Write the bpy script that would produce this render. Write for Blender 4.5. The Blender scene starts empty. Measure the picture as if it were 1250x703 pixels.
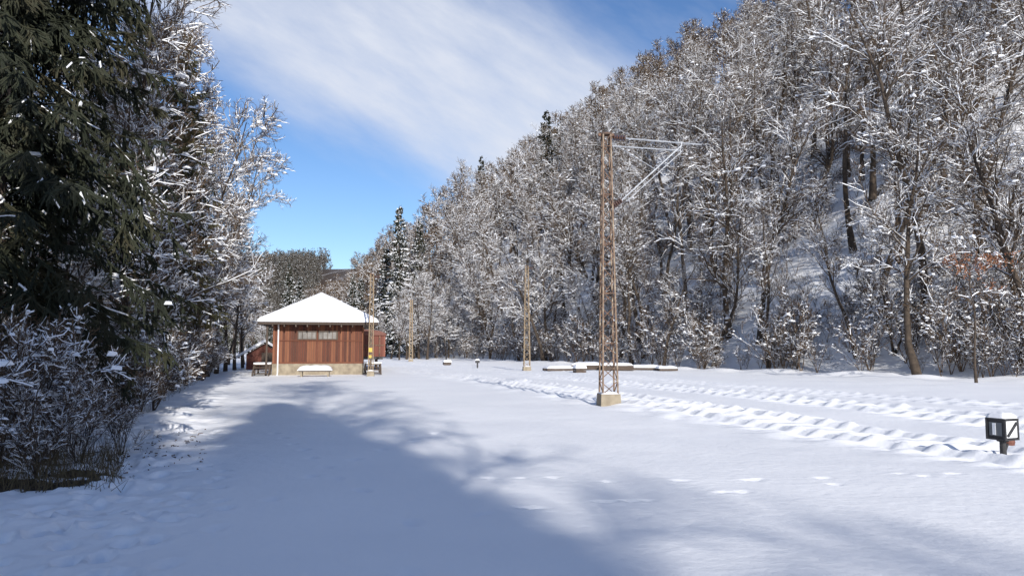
import bpy, math, random
import numpy as np
from mathutils import Vector, Matrix
C = bpy.context.scene.collection
random.seed(7)
F=920.0; PITCH=math.atan(73.5/F); CH=1.6
def P(px,py,Y):
    u=(px-625)/F; v=(351.5-py)/F
    y=math.cos(PITCH)-v*math.sin(PITCH); z=math.sin(PITCH)+v*math.cos(PITCH)
    k=Y/y
    return (u*k, Y, CH+z*k)
def G(px,py):
    u=(px-625)/F; v=(351.5-py)/F
    y=math.cos(PITCH)-v*math.sin(PITCH); z=math.sin(PITCH)+v*math.cos(PITCH)
    k=-CH/z
    return (u*k, y*k)
# ------------------------------------------------------------ noise / terrain
_r=np.random.RandomState(3); _T=_r.rand(256,256)
def vn(x,y):
    xi=np.floor(x).astype(int); yi=np.floor(y).astype(int); fx=x-xi; fy=y-yi
    fx=fx*fx*(3-2*fx); fy=fy*fy*(3-2*fy)
    a=_T[xi%256,yi%256]; b=_T[(xi+1)%256,yi%256]; c=_T[xi%256,(yi+1)%256]; d=_T[(xi+1)%256,(yi+1)%256]
    return (a*(1-fx)+b*fx)*(1-fy)+(c*(1-fx)+d*fx)*fy-.5
def sm(a,b,x):
    t=np.clip((x-a)/(b-a),0,1); return t*t*(3-2*t)
XE_Y=[-80,0,20,37,59,80,98,113,150,200,300,900]; XE_X=[70,45,34,25.5,13.5,5,-0.5,-8,-28,-50,-82,-200]
XL_Y=[-80,-5,0,8.4,12.8,42,49,58,90,150,200,300,900]; XL_X=[-4,-5,-5.4,-5.9,-7.2,-17,-19,-23,-33,-60,-88,-150,-500]
def xe(y): return np.interp(y,XE_Y,XE_X)
def xl(y): return np.interp(y,XL_Y,XL_X)
def base_h(x,y):
    x=np.asarray(x,float); y=np.asarray(y,float)
    d=np.maximum((x-xe(y))*.87,0)
    d2=np.where(d<3,d*d/6,d-1.5)
    hr=115*np.tanh(.94*d2/115)
    hr=hr+np.minimum(d2*.12,2.2)*vn(x/9+4,y/9)*1.6
    dl=np.maximum((xl(y)-x)*.95,0); dl2=np.where(dl<3,dl*dl/6,dl-1.5)
    hl=60*np.tanh(.36*dl2/60)
    hf=48*sm(250,470,y)*(1+.4*vn(x/120+9,y/300))
    return np.maximum(np.maximum(hr,hl),hf*.98)+.12*vn(x/7,y/7)*sm(5,20,np.hypot(x,y))
def trackx(y,off):
    near=7.3-.325*(y-12.3)
    return near+off-np.where(y>50,(y-50)**2*.0012,0)
FEET=[]
def foot(px,py,L=.3,ang=0,dep=.06,w=.08):
    gx,gy=G(px,py); FEET.append((gx,gy,L,ang,dep,w))
for (px,py) in [(600,585),(634,584),(680,583),(745,587),(830,585),(912,587),(930,585),(1010,582),(1100,581),(1128,583),(1165,580),(590,629),(640,622),(790,610),(745,612),(880,601),(905,600),(1020,590),(655,620),(770,611)]:
    foot(px+random.uniform(-6,6),py+random.uniform(-2,2),.16+random.random()*.10,random.uniform(-.6,.6),.028,.06)
def trail(pts,step=.42,side=.14,dep=.09,**k):
    g=[G(*p) for p in pts]; s=1
    for (a,b) in zip(g[:-1],g[1:]):
        L=math.hypot(b[0]-a[0],b[1]-a[1]); n=max(1,int(L/step)); an=math.atan2(b[1]-a[1],b[0]-a[0])
        for i in range(n):
            t=i/n; s=-s
            FEET.append((a[0]+(b[0]-a[0])*t-math.sin(an)*side*s+random.uniform(-.05,.05),a[1]+(b[1]-a[1])*t+math.cos(an)*side*s+random.uniform(-.05,.05),.26,an+random.uniform(-.2,.2),random.uniform(.7,1.1)*dep,.08))
trail([(95,702),(150,650),(172,610),(190,560),(230,520)])
trail([(15,702),(60,650),(105,615),(150,580)])
trail([(130,702),(165,660),(185,625)],step=.35)
trail([(-20,660),(60,620),(120,600),(200,545)],step=.36)
trail([(500,702),(500,640),(440,600),(330,520)],step=.9,side=.03,dep=.035)
trail([(200,690),(330,610),(430,560),(560,520)],step=1.1,side=.05,dep=.035)
for i in range(110):
    px=random.uniform(20,280); py=random.uniform(520,640)-px*.12+20
    foot(px,py,.15,random.uniform(0,3),random.uniform(.03,.07),.09)
def detail_h(x,y):
    h=np.zeros_like(x)
    h+=.035*vn(x/1.7,y/1.7)+.010*vn(x/.5,y/.5)
    m=(y>4)&(y<115)&(x>-40)&(x<34)
    X=x[m]; Y=y[m]; hh=np.zeros_like(X)
    warpn=vn(X*1.1,Y*1.1)
    for off,amp in ((0,.9),(4.9,.8),(9.0,.45)):
        t=X-trackx(Y,off)+.05*warpn; s=Y*1.05
        fade=sm(5,9,Y)*(1-sm(85,110,Y))
        gap=.6+.7*np.clip(vn(X*.45+3,Y*.45)+.5,0,1)
        for r in (-.75,.75):
            hh+=amp*fade*gap*(.09*np.exp(-((t-r)/.10)**2)-.05*np.exp(-((t-r-.26)/.12)**2)-.05*np.exp(-((t-r+.26)/.12)**2))
        env=np.exp(-(t/1.45)**6)
        lump=np.clip(np.cos(2*math.pi*s/.66+vn(X*.5,Y*.5)*1.0),-.4,1)
        a=.7+.9*(vn(X*1.3+7,Y*1.3)+.1)
        hh+=amp*fade*env*(.055*lump*np.clip(a,0.2,1.2)+.045*vn(X*2.6,Y*2.6)+.035*vn(X*5.3,Y*5.3)+.01)
    ed=np.exp(-((X-trackx(Y,-1.6))/.8)**2)*sm(9,14,Y)
    hh+=ed*.12*vn(X*1.6,Y*1.6)
    dd=xe(Y)-X
    hh+=.35*np.exp(-((dd-1)/2.5)**2)*(vn(X*.6,Y*.6)+.25)
    h[m]+=hh
    dl=x-xl(y)
    ml=(y>4)&(y<60)&(dl<4)&(dl>-3)
    h[ml]+=(.12*vn(x[ml]*2.2,y[ml]*2.2)+.07*vn(x[ml]*5,y[ml]*5))*(1-sm(0.5,3.5,dl[ml]))
    for (fx,fy,L,an,dep,w) in FEET:
        if fy>22: continue
        mm=(np.abs(x-fx)<.5)&(np.abs(y-fy)<.5)
        if not mm.any(): continue
        dx=x[mm]-fx; dy=y[mm]-fy
        a=dx*math.cos(an)+dy*math.sin(an); b=-dx*math.sin(an)+dy*math.cos(an)
        q=np.sqrt((a/(L*.5))**2+(b/w)**2)
        h[mm]+=-dep*np.exp(-q**4)+dep*.25*np.exp(-((q-1.6)/.4)**2)
    return h
def gh(x,y): return float(base_h(np.array([x]),np.array([y]))[0])
# ------------------------------------------------------------ materials
def newmat(name):
    m=bpy.data.materials.new(name); m.use_nodes=True; nt=m.node_tree
    return m,nt,nt.nodes['Principled BSDF']
def ramp(nt,fac,cols,pos=None):
    r=nt.nodes.new('ShaderNodeValToRGB'); e=r.color_ramp.elements
    pos=pos or [i/(len(cols)-1) for i in range(len(cols))]
    while len(e)<len(cols): e.new(.5)
    for i,(c,p) in enumerate(zip(cols,pos)): e[i].position=p; e[i].color=(*c,1)
    nt.links.new(fac,r.inputs[0]); return r.outputs[0]
def noise(nt,scale,detail=4,coord='Object',vec=None,rough=.55):
    n=nt.nodes.new('ShaderNodeTexNoise'); n.inputs['Scale'].default_value=scale; n.inputs['Detail'].default_value=detail; n.inputs['Roughness'].default_value=rough
    if vec is None:
        t=nt.nodes.new('ShaderNodeTexCoord'); vec=t.outputs[coord]
    nt.links.new(vec,n.inputs['Vector']); return n.outputs['Fac']
def mixc(nt,fac,a,b):
    n=nt.nodes.new('ShaderNodeMix'); n.data_type='RGBA'
    if hasattr(fac,'links'): nt.links.new(fac,n.inputs[0])
    else: n.inputs[0].default_value=fac
    for s,i in ((a,6),(b,7)):
        if isinstance(s,tuple): n.inputs[i].default_value=(*s,1)
        else: nt.links.new(s,n.inputs[i])
    return n.outputs[2]
def math_(nt,op,a,b=None,c=None):
    n=nt.nodes.new('ShaderNodeMath'); n.operation=op
    for i,s in enumerate((a,b,c)):
        if s is None: continue
        if hasattr(s,'links'): nt.links.new(s,n.inputs[i])
        else: n.inputs[i].default_value=s
    return n.outputs[0]
def bump(nt,bsdf,h,strength,dist):
    b=nt.nodes.new('ShaderNodeBump'); b.inputs['Strength'].default_value=strength; b.inputs['Distance'].default_value=dist
    nt.links.new(h,b.inputs['Height']); nt.links.new(b.outputs[0],bsdf.inputs['Normal'])
def mat_noise(name,cols,scale,rough=.8,bs=0,bd=.01,detail=5,metal=0):
    m,nt,b=newmat(name)
    f=noise(nt,scale,detail)
    nt.links.new(ramp(nt,f,cols,[.3+.4*i/(len(cols)-1) for i in range(len(cols))]),b.inputs['Base Color'])
    b.inputs['Roughness'].default_value=rough; b.inputs['Metallic'].default_value=metal
    if bs: bump(nt,b,f,bs,bd)
    return m
M={}
M['snow']=mat_noise('snow',[(.82,.83,.86),(.90,.91,.93)],3,.55,.25,.02)
M['tsnow']=mat_noise('branch_snow',[(.78,.80,.84),(.90,.91,.93)],5,.6)
M['twig']=mat_noise('twig_bark',[(.066,.043,.026),(.16,.108,.066)],1.2,.9)
M['farwood']=mat_noise('far_wood',[(.050,.047,.040),(.11,.095,.078)],.3,.9)
def barkmat(name,a,b_,thr):
    m,nt,b=newmat(name)
    f=noise(nt,4,6); f2=noise(nt,1.6,5)
    col=ramp(nt,f,[a,b_],[.3,.7])
    g=nt.nodes.new('ShaderNodeNewGeometry'); s=nt.nodes.new('ShaderNodeSeparateXYZ'); nt.links.new(g.outputs['Normal'],s.inputs[0])
    z=math_(nt,'MULTIPLY_ADD',s.outputs[2],.9,f2)
    z=math_(nt,'MULTIPLY_ADD',s.outputs[0],-.06,z)
    k=nt.nodes.new('ShaderNodeMapRange'); k.inputs[1].default_value=thr; k.inputs[2].default_value=thr+.08; nt.links.new(z,k.inputs[0])
    nt.links.new(mixc(nt,k.outputs[0],col,(.85,.87,.9)),b.inputs['Base Color']); b.inputs['Roughness'].default_value=.9
    bump(nt,b,f,.6,.03); return m
M['bark']=barkmat('tree_bark',(.030,.022,.016),(.085,.062,.044),.92)
M['sbark']=barkmat('spruce_bark',(.07,.05,.04),(.13,.10,.08),.95)
M['needle']=mat_noise('spruce_needles',[(.010,.014,.008),(.024,.030,.014),(.05,.042,.02)],.9,.8)
M['needle2']=mat_noise('pale_needles',[(.03,.036,.018),(.07,.065,.028),(.13,.10,.04)],.9,.8)
M['leaf']=mat_noise('dry_leaf',[(.26,.11,.06),(.40,.20,.11)],3,.8)
m,nt,b=newmat('snow_ground'); M['ground']=m
f=noise(nt,.35,3); f2=noise(nt,7,6); f3=noise(nt,60,3)
col=ramp(nt,f,[(.87,.88,.90),(.92,.925,.935)],[.35,.65])
at=nt.nodes.new('ShaderNodeAttribute'); at.attribute_name='soil'
soil=ramp(nt,noise(nt,9,6),[(.02,.014,.01),(.06,.042,.028),(.12,.09,.06)],[.3,.5,.7])
k=nt.nodes.new('ShaderNodeMapRange'); k.inputs[1].default_value=.5; k.inputs[2].default_value=.6
nt.links.new(math_(nt,'ADD',at.outputs['Fac'],math_(nt,'MULTIPLY_ADD',f2,.9,-.45)),k.inputs[0])
nt.links.new(mixc(nt,k.outputs[0],col,soil),b.inputs['Base Color']); b.inputs['Roughness'].default_value=.6
b.inputs['Specular IOR Level'].default_value=.25
h=math_(nt,'ADD',f2,math_(nt,'MULTIPLY',f3,.12)); bump(nt,b,h,.30,.05)
def plankmat(name,a,c,d):
    m,nt,b=newmat(name)
    g=nt.nodes.new('ShaderNodeNewGeometry')
    t=nt.nodes.new('ShaderNodeTexCoord'); mp=nt.nodes.new('ShaderNodeMapping'); mp.inputs['Scale'].default_value=(7,7,.7); nt.links.new(t.outputs['Object'],mp.inputs[0])
    f=noise(nt,3,6,vec=mp.outputs[0],rough=.7)
    v=math_(nt,'ADD',math_(nt,'MULTIPLY',g.outputs['Random Per Island'],.5),math_(nt,'MULTIPLY',f,.5))
    nt.links.new(ramp(nt,v,[a,c,d],[.15,.45,.85]),b.inputs['Base Color']); b.inputs['Roughness'].default_value=.8
    bump(nt,b,f,.3,.01); return m
M['plank']=plankmat('weathered_red_planks',(.040,.016,.011),(.125,.038,.020),(.25,.10,.048))
M['plank2']=plankmat('wagon_red_planks',(.11,.038,.026),(.17,.056,.038),(.24,.09,.06))
M['oldwood']=plankmat('old_timber',(.03,.022,.017),(.07,.05,.038),(.14,.105,.08))
M['concrete']=mat_noise('old_concrete',[(.20,.165,.12),(.35,.30,.22)],3,.9,.4,.01)
M['rust']=mat_noise('rusty_steel',[(.055,.04,.033),(.13,.075,.048),(.22,.12,.075)],6,.8,.3,.004)
M['rust2']=mat_noise('ochre_steel',[(.19,.14,.09),(.33,.25,.16)],5,.8)
M['paleleg']=mat_noise('flaked_paint_steel',[(.11,.07,.048),(.20,.135,.09),(.34,.29,.22)],5,.75)
M['galv']=mat_noise('galvanised_steel',[(.28,.30,.33),(.45,.47,.50)],8,.5,metal=.2)
M['insul']=mat_noise('brown_porcelain',[(.04,.018,.013),(.08,.035,.025)],8,.3)
M['black']=mat_noise('black_paint',[(.015,.015,.017),(.04,.04,.042)],12,.6)
M['white']=mat_noise('white_paint',[(.68,.70,.72),(.80,.81,.82)],6,.5)
M['grey']=mat_noise('grey_glass',[(.10,.11,.12),(.18,.19,.2)],3,.3)
M['glass']=mat_noise('dusty_pane',[(.09,.082,.075),(.25,.235,.22)],2.5,.5)
M['yellow']=mat_noise('yellow_plate',[(.50,.34,.05),(.62,.44,.08)],6,.5)
M['redbit']=mat_noise('rust_red',[(.11,.04,.03),(.19,.075,.052)],6,.7)
# ------------------------------------------------------------ mesh builder
class QB:
    def __init__(s): s.v=[];s.q=[];s.m=[];s.t=[];s.tm=[];s.n=0
    def add(s,v,q=None,mat=0,t=None):
        v=np.asarray(v,float).reshape(-1,3)
        if q is not None and len(q):
            q=np.asarray(q,int).reshape(-1,4); s.q.append(q+s.n); s.m.append(np.full(len(q),mat) if np.isscalar(mat) else mat)
        if t is not None and len(t):
            t=np.asarray(t,int).reshape(-1,3); s.t.append(t+s.n); s.tm.append(np.full(len(t),mat))
        s.v.append(v); s.n+=len(v); return s
    def box(s,c,size,rz=0,mat=0):
        x,y,z=[a/2 for a in size]
        V=np.array([[i*x,j*y,k*z] for i in(-1,1) for j in(-1,1) for k in(-1,1)])
        cr,sr=math.cos(rz),math.sin(rz)
        V=np.stack([V[:,0]*cr-V[:,1]*sr,V[:,0]*sr+V[:,1]*cr,V[:,2]],1)+np.array(c)
        return s.add(V,[[0,1,3,2],[4,6,7,5],[0,4,5,1],[2,3,7,6],[0,2,6,4],[1,5,7,3]],mat)
    def tube(s,pts,rad,sides=6,mat=0,cap=True):
        pts=np.asarray(pts,float); K=len(pts); rad=np.broadcast_to(rad,(K,))
        T=np.gradient(pts,axis=0); T/=np.linalg.norm(T,axis=1)[:,None]+1e-9
        ref=np.array([1,0,0]) if abs(T[0,0])<.8 else np.array([0,1,0])
        A=np.cross(T,ref); A/=np.linalg.norm(A,axis=1)[:,None]; B=np.cross(T,A)
        an=np.arange(sides)*2*math.pi/sides+math.pi/sides
        V=pts[:,None]+rad[:,None,None]*(A[:,None]*np.cos(an)[None,:,None]+B[:,None]*np.sin(an)[None,:,None])
        q=[]
        for k in range(K-1):
            for i in range(sides):
                j=(i+1)%sides; q.append([k*sides+i,k*sides+j,(k+1)*sides+j,(k+1)*sides+i])
        V=V.reshape(-1,3); t=[]
        if cap:
            V=np.vstack([V,pts[0],pts[-1]]); a=K*sides
            for i in range(sides):
                j=(i+1)%sides; t.append([a,j,i]); t.append([a+1,(K-1)*sides+i,(K-1)*sides+j])
        return s.add(V,q,mat,t)
    def bar(s,p,q,r,sides=4,mat=0): return s.tube([p,q],r,sides,mat)
    def lathe(s,c,prof,sides=12,mat=0):
        an=np.arange(sides)*2*math.pi/sides
        V=np.array([[c[0]+r*math.cos(a),c[1]+r*math.sin(a),c[2]+z] for r,z in prof for a in an]); q=[]
        for k in range(len(prof)-1):
            for i in range(sides):
                j=(i+1)%sides; q.append([k*sides+i,k*sides+j,(k+1)*sides+j,(k+1)*sides+i])
        return s.add(V,q,mat)
    def cross(s,P0,P1,w0,w1,mat=0):
        N=len(P0)
        if N==0: return s
        D=P1-P0; D=D/(np.linalg.norm(D,axis=1)[:,None]+1e-9)
        A=np.cross(D,[0,0,1.0])+1e-4; A/=np.linalg.norm(A,axis=1)[:,None]; B=np.cross(D,A)
        w0=np.broadcast_to(w0,(N,))[:,None]/2; w1=np.broadcast_to(w1,(N,))[:,None]/2
        V=np.stack([P0-A*w0,P0+A*w0,P1+A*w1,P1-A*w1,P0-B*w0,P0+B*w0,P1+B*w1,P1-B*w1],1).reshape(-1,3)
        q=(np.arange(N)[:,None,None]*8+np.array([[0,1,2,3],[4,5,6,7]])[None]).reshape(-1,4)
        return s.add(V,q,mat)
    def tent(s,P0,P1,w,mat=1,lift=.4):
        N=len(P0)
        if N==0: return s
        D=P1-P0; D=D/(np.linalg.norm(D,axis=1)[:,None]+1e-9)
        A=np.cross(D,[0,0,1.0])+1e-4; A/=np.linalg.norm(A,axis=1)[:,None]
        w=np.broadcast_to(w,(N,))[:,None]; U=np.array([0,0,1.0])*w*lift*2; L=np.array([0,0,-1.0])*w*.12
        V=np.stack([P0-A*w/2+L,P0+U,P0+A*w/2+L,P1-A*w*.4+L,P1+U*.8,P1+A*w*.4+L],1).reshape(-1,3)
        q=(np.arange(N)[:,None,None]*6+np.array([[0,1,4,3],[1,2,5,4]])[None]).reshape(-1,4)
        return s.add(V,q,mat)
    def blobs(s,Cn,R,rng,mat=1):
        N=len(Cn)
        if N==0: return s
        a=np.array([[i,j,k] for i in(-1,1) for j in(-1,1) for k in(-1,1)])*.62
        a[a[:,2]>0]*=[.6,.6,1]
        V=Cn[:,None]+a[None]*R[:,None]*(1+.7*(rng.rand(N,8,3)-.5))
        q=(np.arange(N)[:,None,None]*8+np.array([[0,1,3,2],[4,6,7,5],[0,4,5,1],[2,3,7,6],[0,2,6,4],[1,5,7,3]])[None]).reshape(-1,4)
        return s.add(V.reshape(-1,3),q,mat)
    def arrays(s):
        return np.vstack(s.v),np.vstack(s.q),np.concatenate(s.m)
    def mesh(s,name,mats,smooth=False):
        V=np.vstack(s.v); q=np.vstack(s.q) if s.q else np.zeros((0,4),int); t=np.vstack(s.t) if s.t else np.zeros((0,3),int)
        mm=np.concatenate(([np.concatenate(s.m)] if s.m else [])+([np.concatenate(s.tm)] if s.tm else []))
        return mk(name,V,q,t,mm,mats,smooth)
    def build(s,name,mats,parent=None,smooth=False,loc=None,rz=0):
        if not isinstance(mats,(list,tuple)): mats=[mats]
        o=bpy.data.objects.new(name,s.mesh(name,mats,smooth)); C.objects.link(o); o.parent=parent
        if loc: o.location=loc
        o.rotation_euler.z=rz
        return o
def mk(name,V,q,t,mm,mats,smooth):
    me=bpy.data.meshes.new(name); me.vertices.add(len(V)); me.vertices.foreach_set('co',V.astype(np.float32).ravel())
    nl=len(q)*4+len(t)*3; me.loops.add(nl); me.loops.foreach_set('vertex_index',np.concatenate([q.ravel(),t.ravel()]).astype(np.int32))
    me.polygons.add(len(q)+len(t))
    me.polygons.foreach_set('loop_start',np.concatenate([np.arange(len(q))*4,len(q)*4+np.arange(len(t))*3]).astype(np.int32))
    me.polygons.foreach_set('material_index',mm.astype(np.int32))
    me.polygons.foreach_set('use_smooth',np.full(len(q)+len(t),smooth,dtype=bool))
    for m in mats: me.materials.append(m)
    me.update(calc_edges=True); return me
def tag(o,label=None,cat=None,group=None,kind=None):
    if label: o['label']=label
    if cat: o['category']=cat
    if group: o['group']=group
    if kind: o['kind']=kind
    return o
def thing(name,label,cat,loc,rz=0,group=None):
    o=bpy.data.objects.new(name,None); C.objects.link(o); o.location=loc; o.rotation_euler=(0,0,rz); o.empty_display_size=.3
    return tag(o,label,cat,group)
# ------------------------------------------------------------ ground
def geo(start,step,ratio,end):
    out=[start]; d=step
    while out[-1]<end: out.append(out[-1]+d); d*=ratio
    return out[1:]
xs=np.arange(-9,13,.055); right=geo(xs[-1],.055,1.03,700); left=[-v for v in geo(9,.055,1.03,800)][::-1]
xs=np.concatenate([left,xs,right])
y1=np.arange(3.2,16,.05); y2=geo(y1[-1],.05,1.005,46); y3=geo(y2[-1],.2,1.03,1400); y0=[3.2-(v-3.2) for v in geo(3.2,.06,1.08,110)][::-1]
ys=np.concatenate([y0,y1,y2,y3])
X,Y=np.meshgrid(xs,ys); Xf=X.ravel(); Yf=Y.ravel()
Z=base_h(Xf,Yf)+detail_h(Xf,Yf)
nx=len(xs); ny=len(ys); I=np.arange(nx*ny).reshape(ny,nx)
q=np.stack([I[:-1,:-1],I[:-1,1:],I[1:,1:],I[1:,:-1]],-1).reshape(-1,4)
me=mk('ground',np.stack([Xf,Yf,Z],1),q,np.zeros((0,3),int),np.zeros(len(q),int),[M['ground']],True)
soil=np.zeros(len(Xf))
for (px,py,rx,ry) in ((98,577,.75,.35),(35,588,.9,.3),(60,566,.8,.35)):
    a,b_=G(px,py); soil=np.maximum(soil,1.05-.55*np.sqrt(((Xf-a)/rx)**2+((Yf-b_)/ry)**2)+.5*vn(Xf*2.5,Yf*2.5))
soil=np.maximum(soil,.66*(1-sm(0.0,4,np.abs(Xf-xl(Yf)+3.2)))*(Yf>9.5)*(Yf<60)+.25*vn(Xf/1.3,Yf/1.3)-.05)
soil=np.where(Xf>xe(Yf)+1,.33+.40*vn(Xf/1.5,Yf/1.5),soil)
soil=np.where(Xf>xe(Yf)+16,.48+.40*vn(Xf/1.5,Yf/1.5),soil)
soil=np.where((Yf>190)&(Z>2.5),.70+.4*vn(Xf/4,Yf/6),soil)
a=me.attributes.new('soil','FLOAT','POINT'); a.data.foreach_set('value',soil.astype(np.float32))
g=bpy.data.objects.new('ground',me); C.objects.link(g); tag(g,kind='structure')
# ------------------------------------------------------------ tree generators
def nrm(v): return v/(np.linalg.norm(v,axis=-1,keepdims=True)+1e-9)
def spawn(paths,rad,nc,t0,t1,L,spread,up,K,rng,jit=.15,curl=0.,rk=.55,taper=.35,flat=0,tl=.5):
    N,Kp,_=paths.shape; idx=np.repeat(np.arange(N),nc); n=len(idx)
    t=t0+(t1-t0)*rng.rand(n); s=t*(Kp-1.001); i=s.astype(int); fr=(s-i)[:,None]
    p=paths[idx,i]*(1-fr)+paths[idx,i+1]*fr; d=nrm(paths[idx,i+1]-paths[idx,i])
    r=rng.normal(size=(n,3)); r[:,2]*=(1-flat); pe=nrm(r-(r*d).sum(1,keepdims=True)*d)
    sp=(spread*(.7+.6*rng.rand(n)))[:,None]
    dr=d*np.cos(sp)+pe*np.sin(sp); dr[:,2]+=up; dr=nrm(dr)
    Ln=(np.broadcast_to(L,(N,))[idx]*(1-tl*t)*(.65+.6*rng.rand(n)))[:,None]
    out=[p]
    for k in range(K-1):
        p=p+dr*Ln/(K-1); out.append(p); dr=dr+rng.normal(size=(n,3))*jit; dr[:,2]+=curl; dr=nrm(dr)
    pr=(rad[idx,i]*(1-fr[:,0])+rad[idx,i+1]*fr[:,0])*rk
    R=pr[:,None]*np.linspace(1,taper,K)[None]
    return np.stack(out,1),R
def segs(paths,rad):
    return paths[:,:-1].reshape(-1,3),paths[:,1:].reshape(-1,3),rad[:,:-1].ravel(),rad[:,1:].ravel()
def deciduous(seed,H=14,nl=20,nb=7,nt=6,nw=3,t0=.3,LL=5.,spread=.85,up=.25,snow=.5,r0=.20,lod=0,sw=.72,stems=1,tw=1.3):
    rng=np.random.RandomState(seed); K=9
    paths=[]
    for s in range(stems):
        p=np.zeros(3); d=np.array([rng.normal()*.06+(.35*math.cos(s*2.4) if stems>1 else 0),rng.normal()*.06+(.35*math.sin(s*2.4) if stems>1 else 0),1.]); pts=[p.copy()]
        for k in range(K-1):
            p=p+nrm(d)*H/(K-1)*(1 if s==0 else .8); pts.append(p.copy()); d=d+rng.normal(size=3)*.10*np.array([1,1,0])
        paths.append(pts)
    tp=np.array(paths); tr=np.repeat(np.linspace(r0,r0*.18,K)[None],stems,0); tr[:,0]*=1.35
    lp,lr=spawn(tp,tr,nl,t0,.99,LL,spread,up,5,rng,.16,.05,.5,.3)
    trunk=QB()
    for a,b_ in zip(tp,tr): trunk.tube(a,b_,7,0,False)
    for a,b_ in zip(lp,lr): trunk.tube(a,np.maximum(b_,.012),4,0,False)
    bp,br=spawn(lp,lr,nb,.15,1,LL*.42,.75,.10,4,rng,.15,.02,.6,.4)
    tw_,twr=spawn(bp,br,nt,.1,1,LL*.19,.8,.05,3,rng,.15,0,.6,.5)
    crown=QB()
    wmin=np.array((.022,.014,.010))*tw if not lod else np.array((.07,.055,.04))*tw
    for (pp,rr,wm) in ((bp,br,wmin[0]),(tw_,twr,wmin[1])):
        a,b_,ra,rb=segs(pp,rr); crown.cross(a,b_,np.maximum(ra*2,wm),np.maximum(rb*2,wm*.7),0)
    def lay(pp,rr,w,pr,byr=False):
        N,Kp,_=pp.shape; on=np.repeat(rng.rand(N)<pr,Kp-1)&(rng.rand(N*(Kp-1))<.88)
        a,b_,ra,rb=segs(pp,rr); ww=(np.maximum(ra*1.5,w) if byr else np.full(len(a),w))*sw*np.repeat(.6+.8*rng.rand(N),Kp-1)
        a=a[on];b_=b_[on];ww=ww[on]; crown.tent(a+[0,0,.004],b_+[0,0,.004],ww,1,.4)
    lay(lp,lr,.05,min(1,snow*1.7),True)
    lay(bp,br,.062 if not lod else .085,min(1,snow*1.35))
    lay(tw_,twr,.046 if not lod else .07,snow*.8)
    if nw:
        w2,w2r=spawn(tw_,twr,nw,.1,1,LL*.09,.8,.02,2,rng,.1,0,.6,.6)
        a,b_,ra,rb=segs(w2,w2r); crown.cross(a,b_,wmin[2],wmin[2]*.6,0); lay(w2,w2r,.034,snow*.35)
    pts=bp.reshape(-1,3)
    nbk=int(len(pts)*.5*snow); k=rng.randint(0,len(pts),nbk); sz=(.04+.15*rng.rand(nbk)**2.5)*sw*(1 if not lod else 1.5)
    R=np.stack([sz*(1+rng.rand(nbk)),sz*(1+rng.rand(nbk)),sz*.7],1); crown.blobs(pts[k]+[0,0,.02],R,rng,1)
    return trunk,crown
def conifer(seed,H=14,R=2.2,nb=400,nt=22,nw=4,droop=.5,snow=.3,t0=.06,tw_len=.5,bw=.07,lod=0,pw=.8,r0=.17,pad=1.):
    rng=np.random.RandomState(seed)
    trunk=QB(); K=8; tp=np.stack([rng.normal(size=K)*.03,rng.normal(size=K)*.03,np.linspace(0,H,K)],1); tp[0,:2]=0
    trunk.tube(tp,np.linspace(r0,.015,K),8,0,False)
    z=H*(t0+(1-t0)*(1-rng.rand(nb)**.85)*.985); z=np.where(rng.rand(nb)<.5,np.round(z/.42)*.42+rng.normal(size=nb)*.07,z); z=np.clip(z,.3,H*.985)
    an=rng.rand(nb)*2*math.pi; fr=1-z/H
    L=R*(np.clip(fr,0,1)**pw*(.6+.6*rng.rand(nb))+.06)
    L*=np.where(np.sin(an*3+z*1.7+seed)>.75,.65,1)
    d=np.stack([np.cos(an),np.sin(an),.25-.35*fr],1); p=np.stack([np.zeros(nb),np.zeros(nb),z],1); pts=[p]
    Kb=6
    for k in range(Kb-1):
        p=p+nrm(d)*L[:,None]/(Kb-1); pts.append(p); d=d+rng.normal(size=(nb,3))*.09; d[:,2]+=(-droop*.40 if k<2 else droop*.24)
    bp=np.stack(pts,1); br=np.repeat(np.linspace(.022,.006,Kb)[None],nb,0)
    crown=QB(); a,b_,ra,rb=segs(bp,br); crown.cross(a,b_,np.maximum(ra*2,.02),.015,0)
    tw,twr=spawn(bp,br,nt,.12,1,tw_len*(.4+.6*np.clip(L/R,0.2,1)),.9,-droop*.8,3,rng,.12,-droop*.25,.6,.5,flat=.6)
    a,b_,ra,rb=segs(tw,twr); crown.cross(a,b_,bw,bw*.6,0)
    if nw:
        w2,w2r=spawn(tw,twr,nw,.1,1,tw_len*.4,.7,-droop*.4,2,rng,.1,0,.6,.5)
        a2,b2,_,_=segs(w2,w2r); crown.cross(a2,b2,bw*.75,bw*.25,0)
    a,b_,_,_=segs(bp,br); k=rng.rand(len(a))<snow*pad; k&=(np.linalg.norm(a[:,:2],axis=1)>R*.10)
    crown.tent(a[k]+[0,0,.02],b_[k]+[0,0,.02],(.04+.10*rng.rand(k.sum()))*(1.7 if lod else 1),1,.25)
    a,b_,_,_=segs(tw,twr); k=rng.rand(len(a))<snow*.5; crown.tent(a[k]+[0,0,.012],b_[k]+[0,0,.012],bw*(.5+.7*rng.rand(k.sum())),1,.3)
    pts=bp[:,2:].reshape(-1,3); n=int(len(pts)*snow*.6*pad); k=rng.randint(0,len(pts),n); sz=.04+.09*rng.rand(n)
    crown.blobs(pts[k]+[0,0,.03],np.stack([sz*1.4,sz*1.4,sz*.5],1),rng,1)
    return trunk,crown
def protos(lst,mats_t,mats_c):
    return [(t.mesh('trunk',mats_t,True),c.mesh('crown',mats_c,False)) for t,c in lst]
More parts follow.
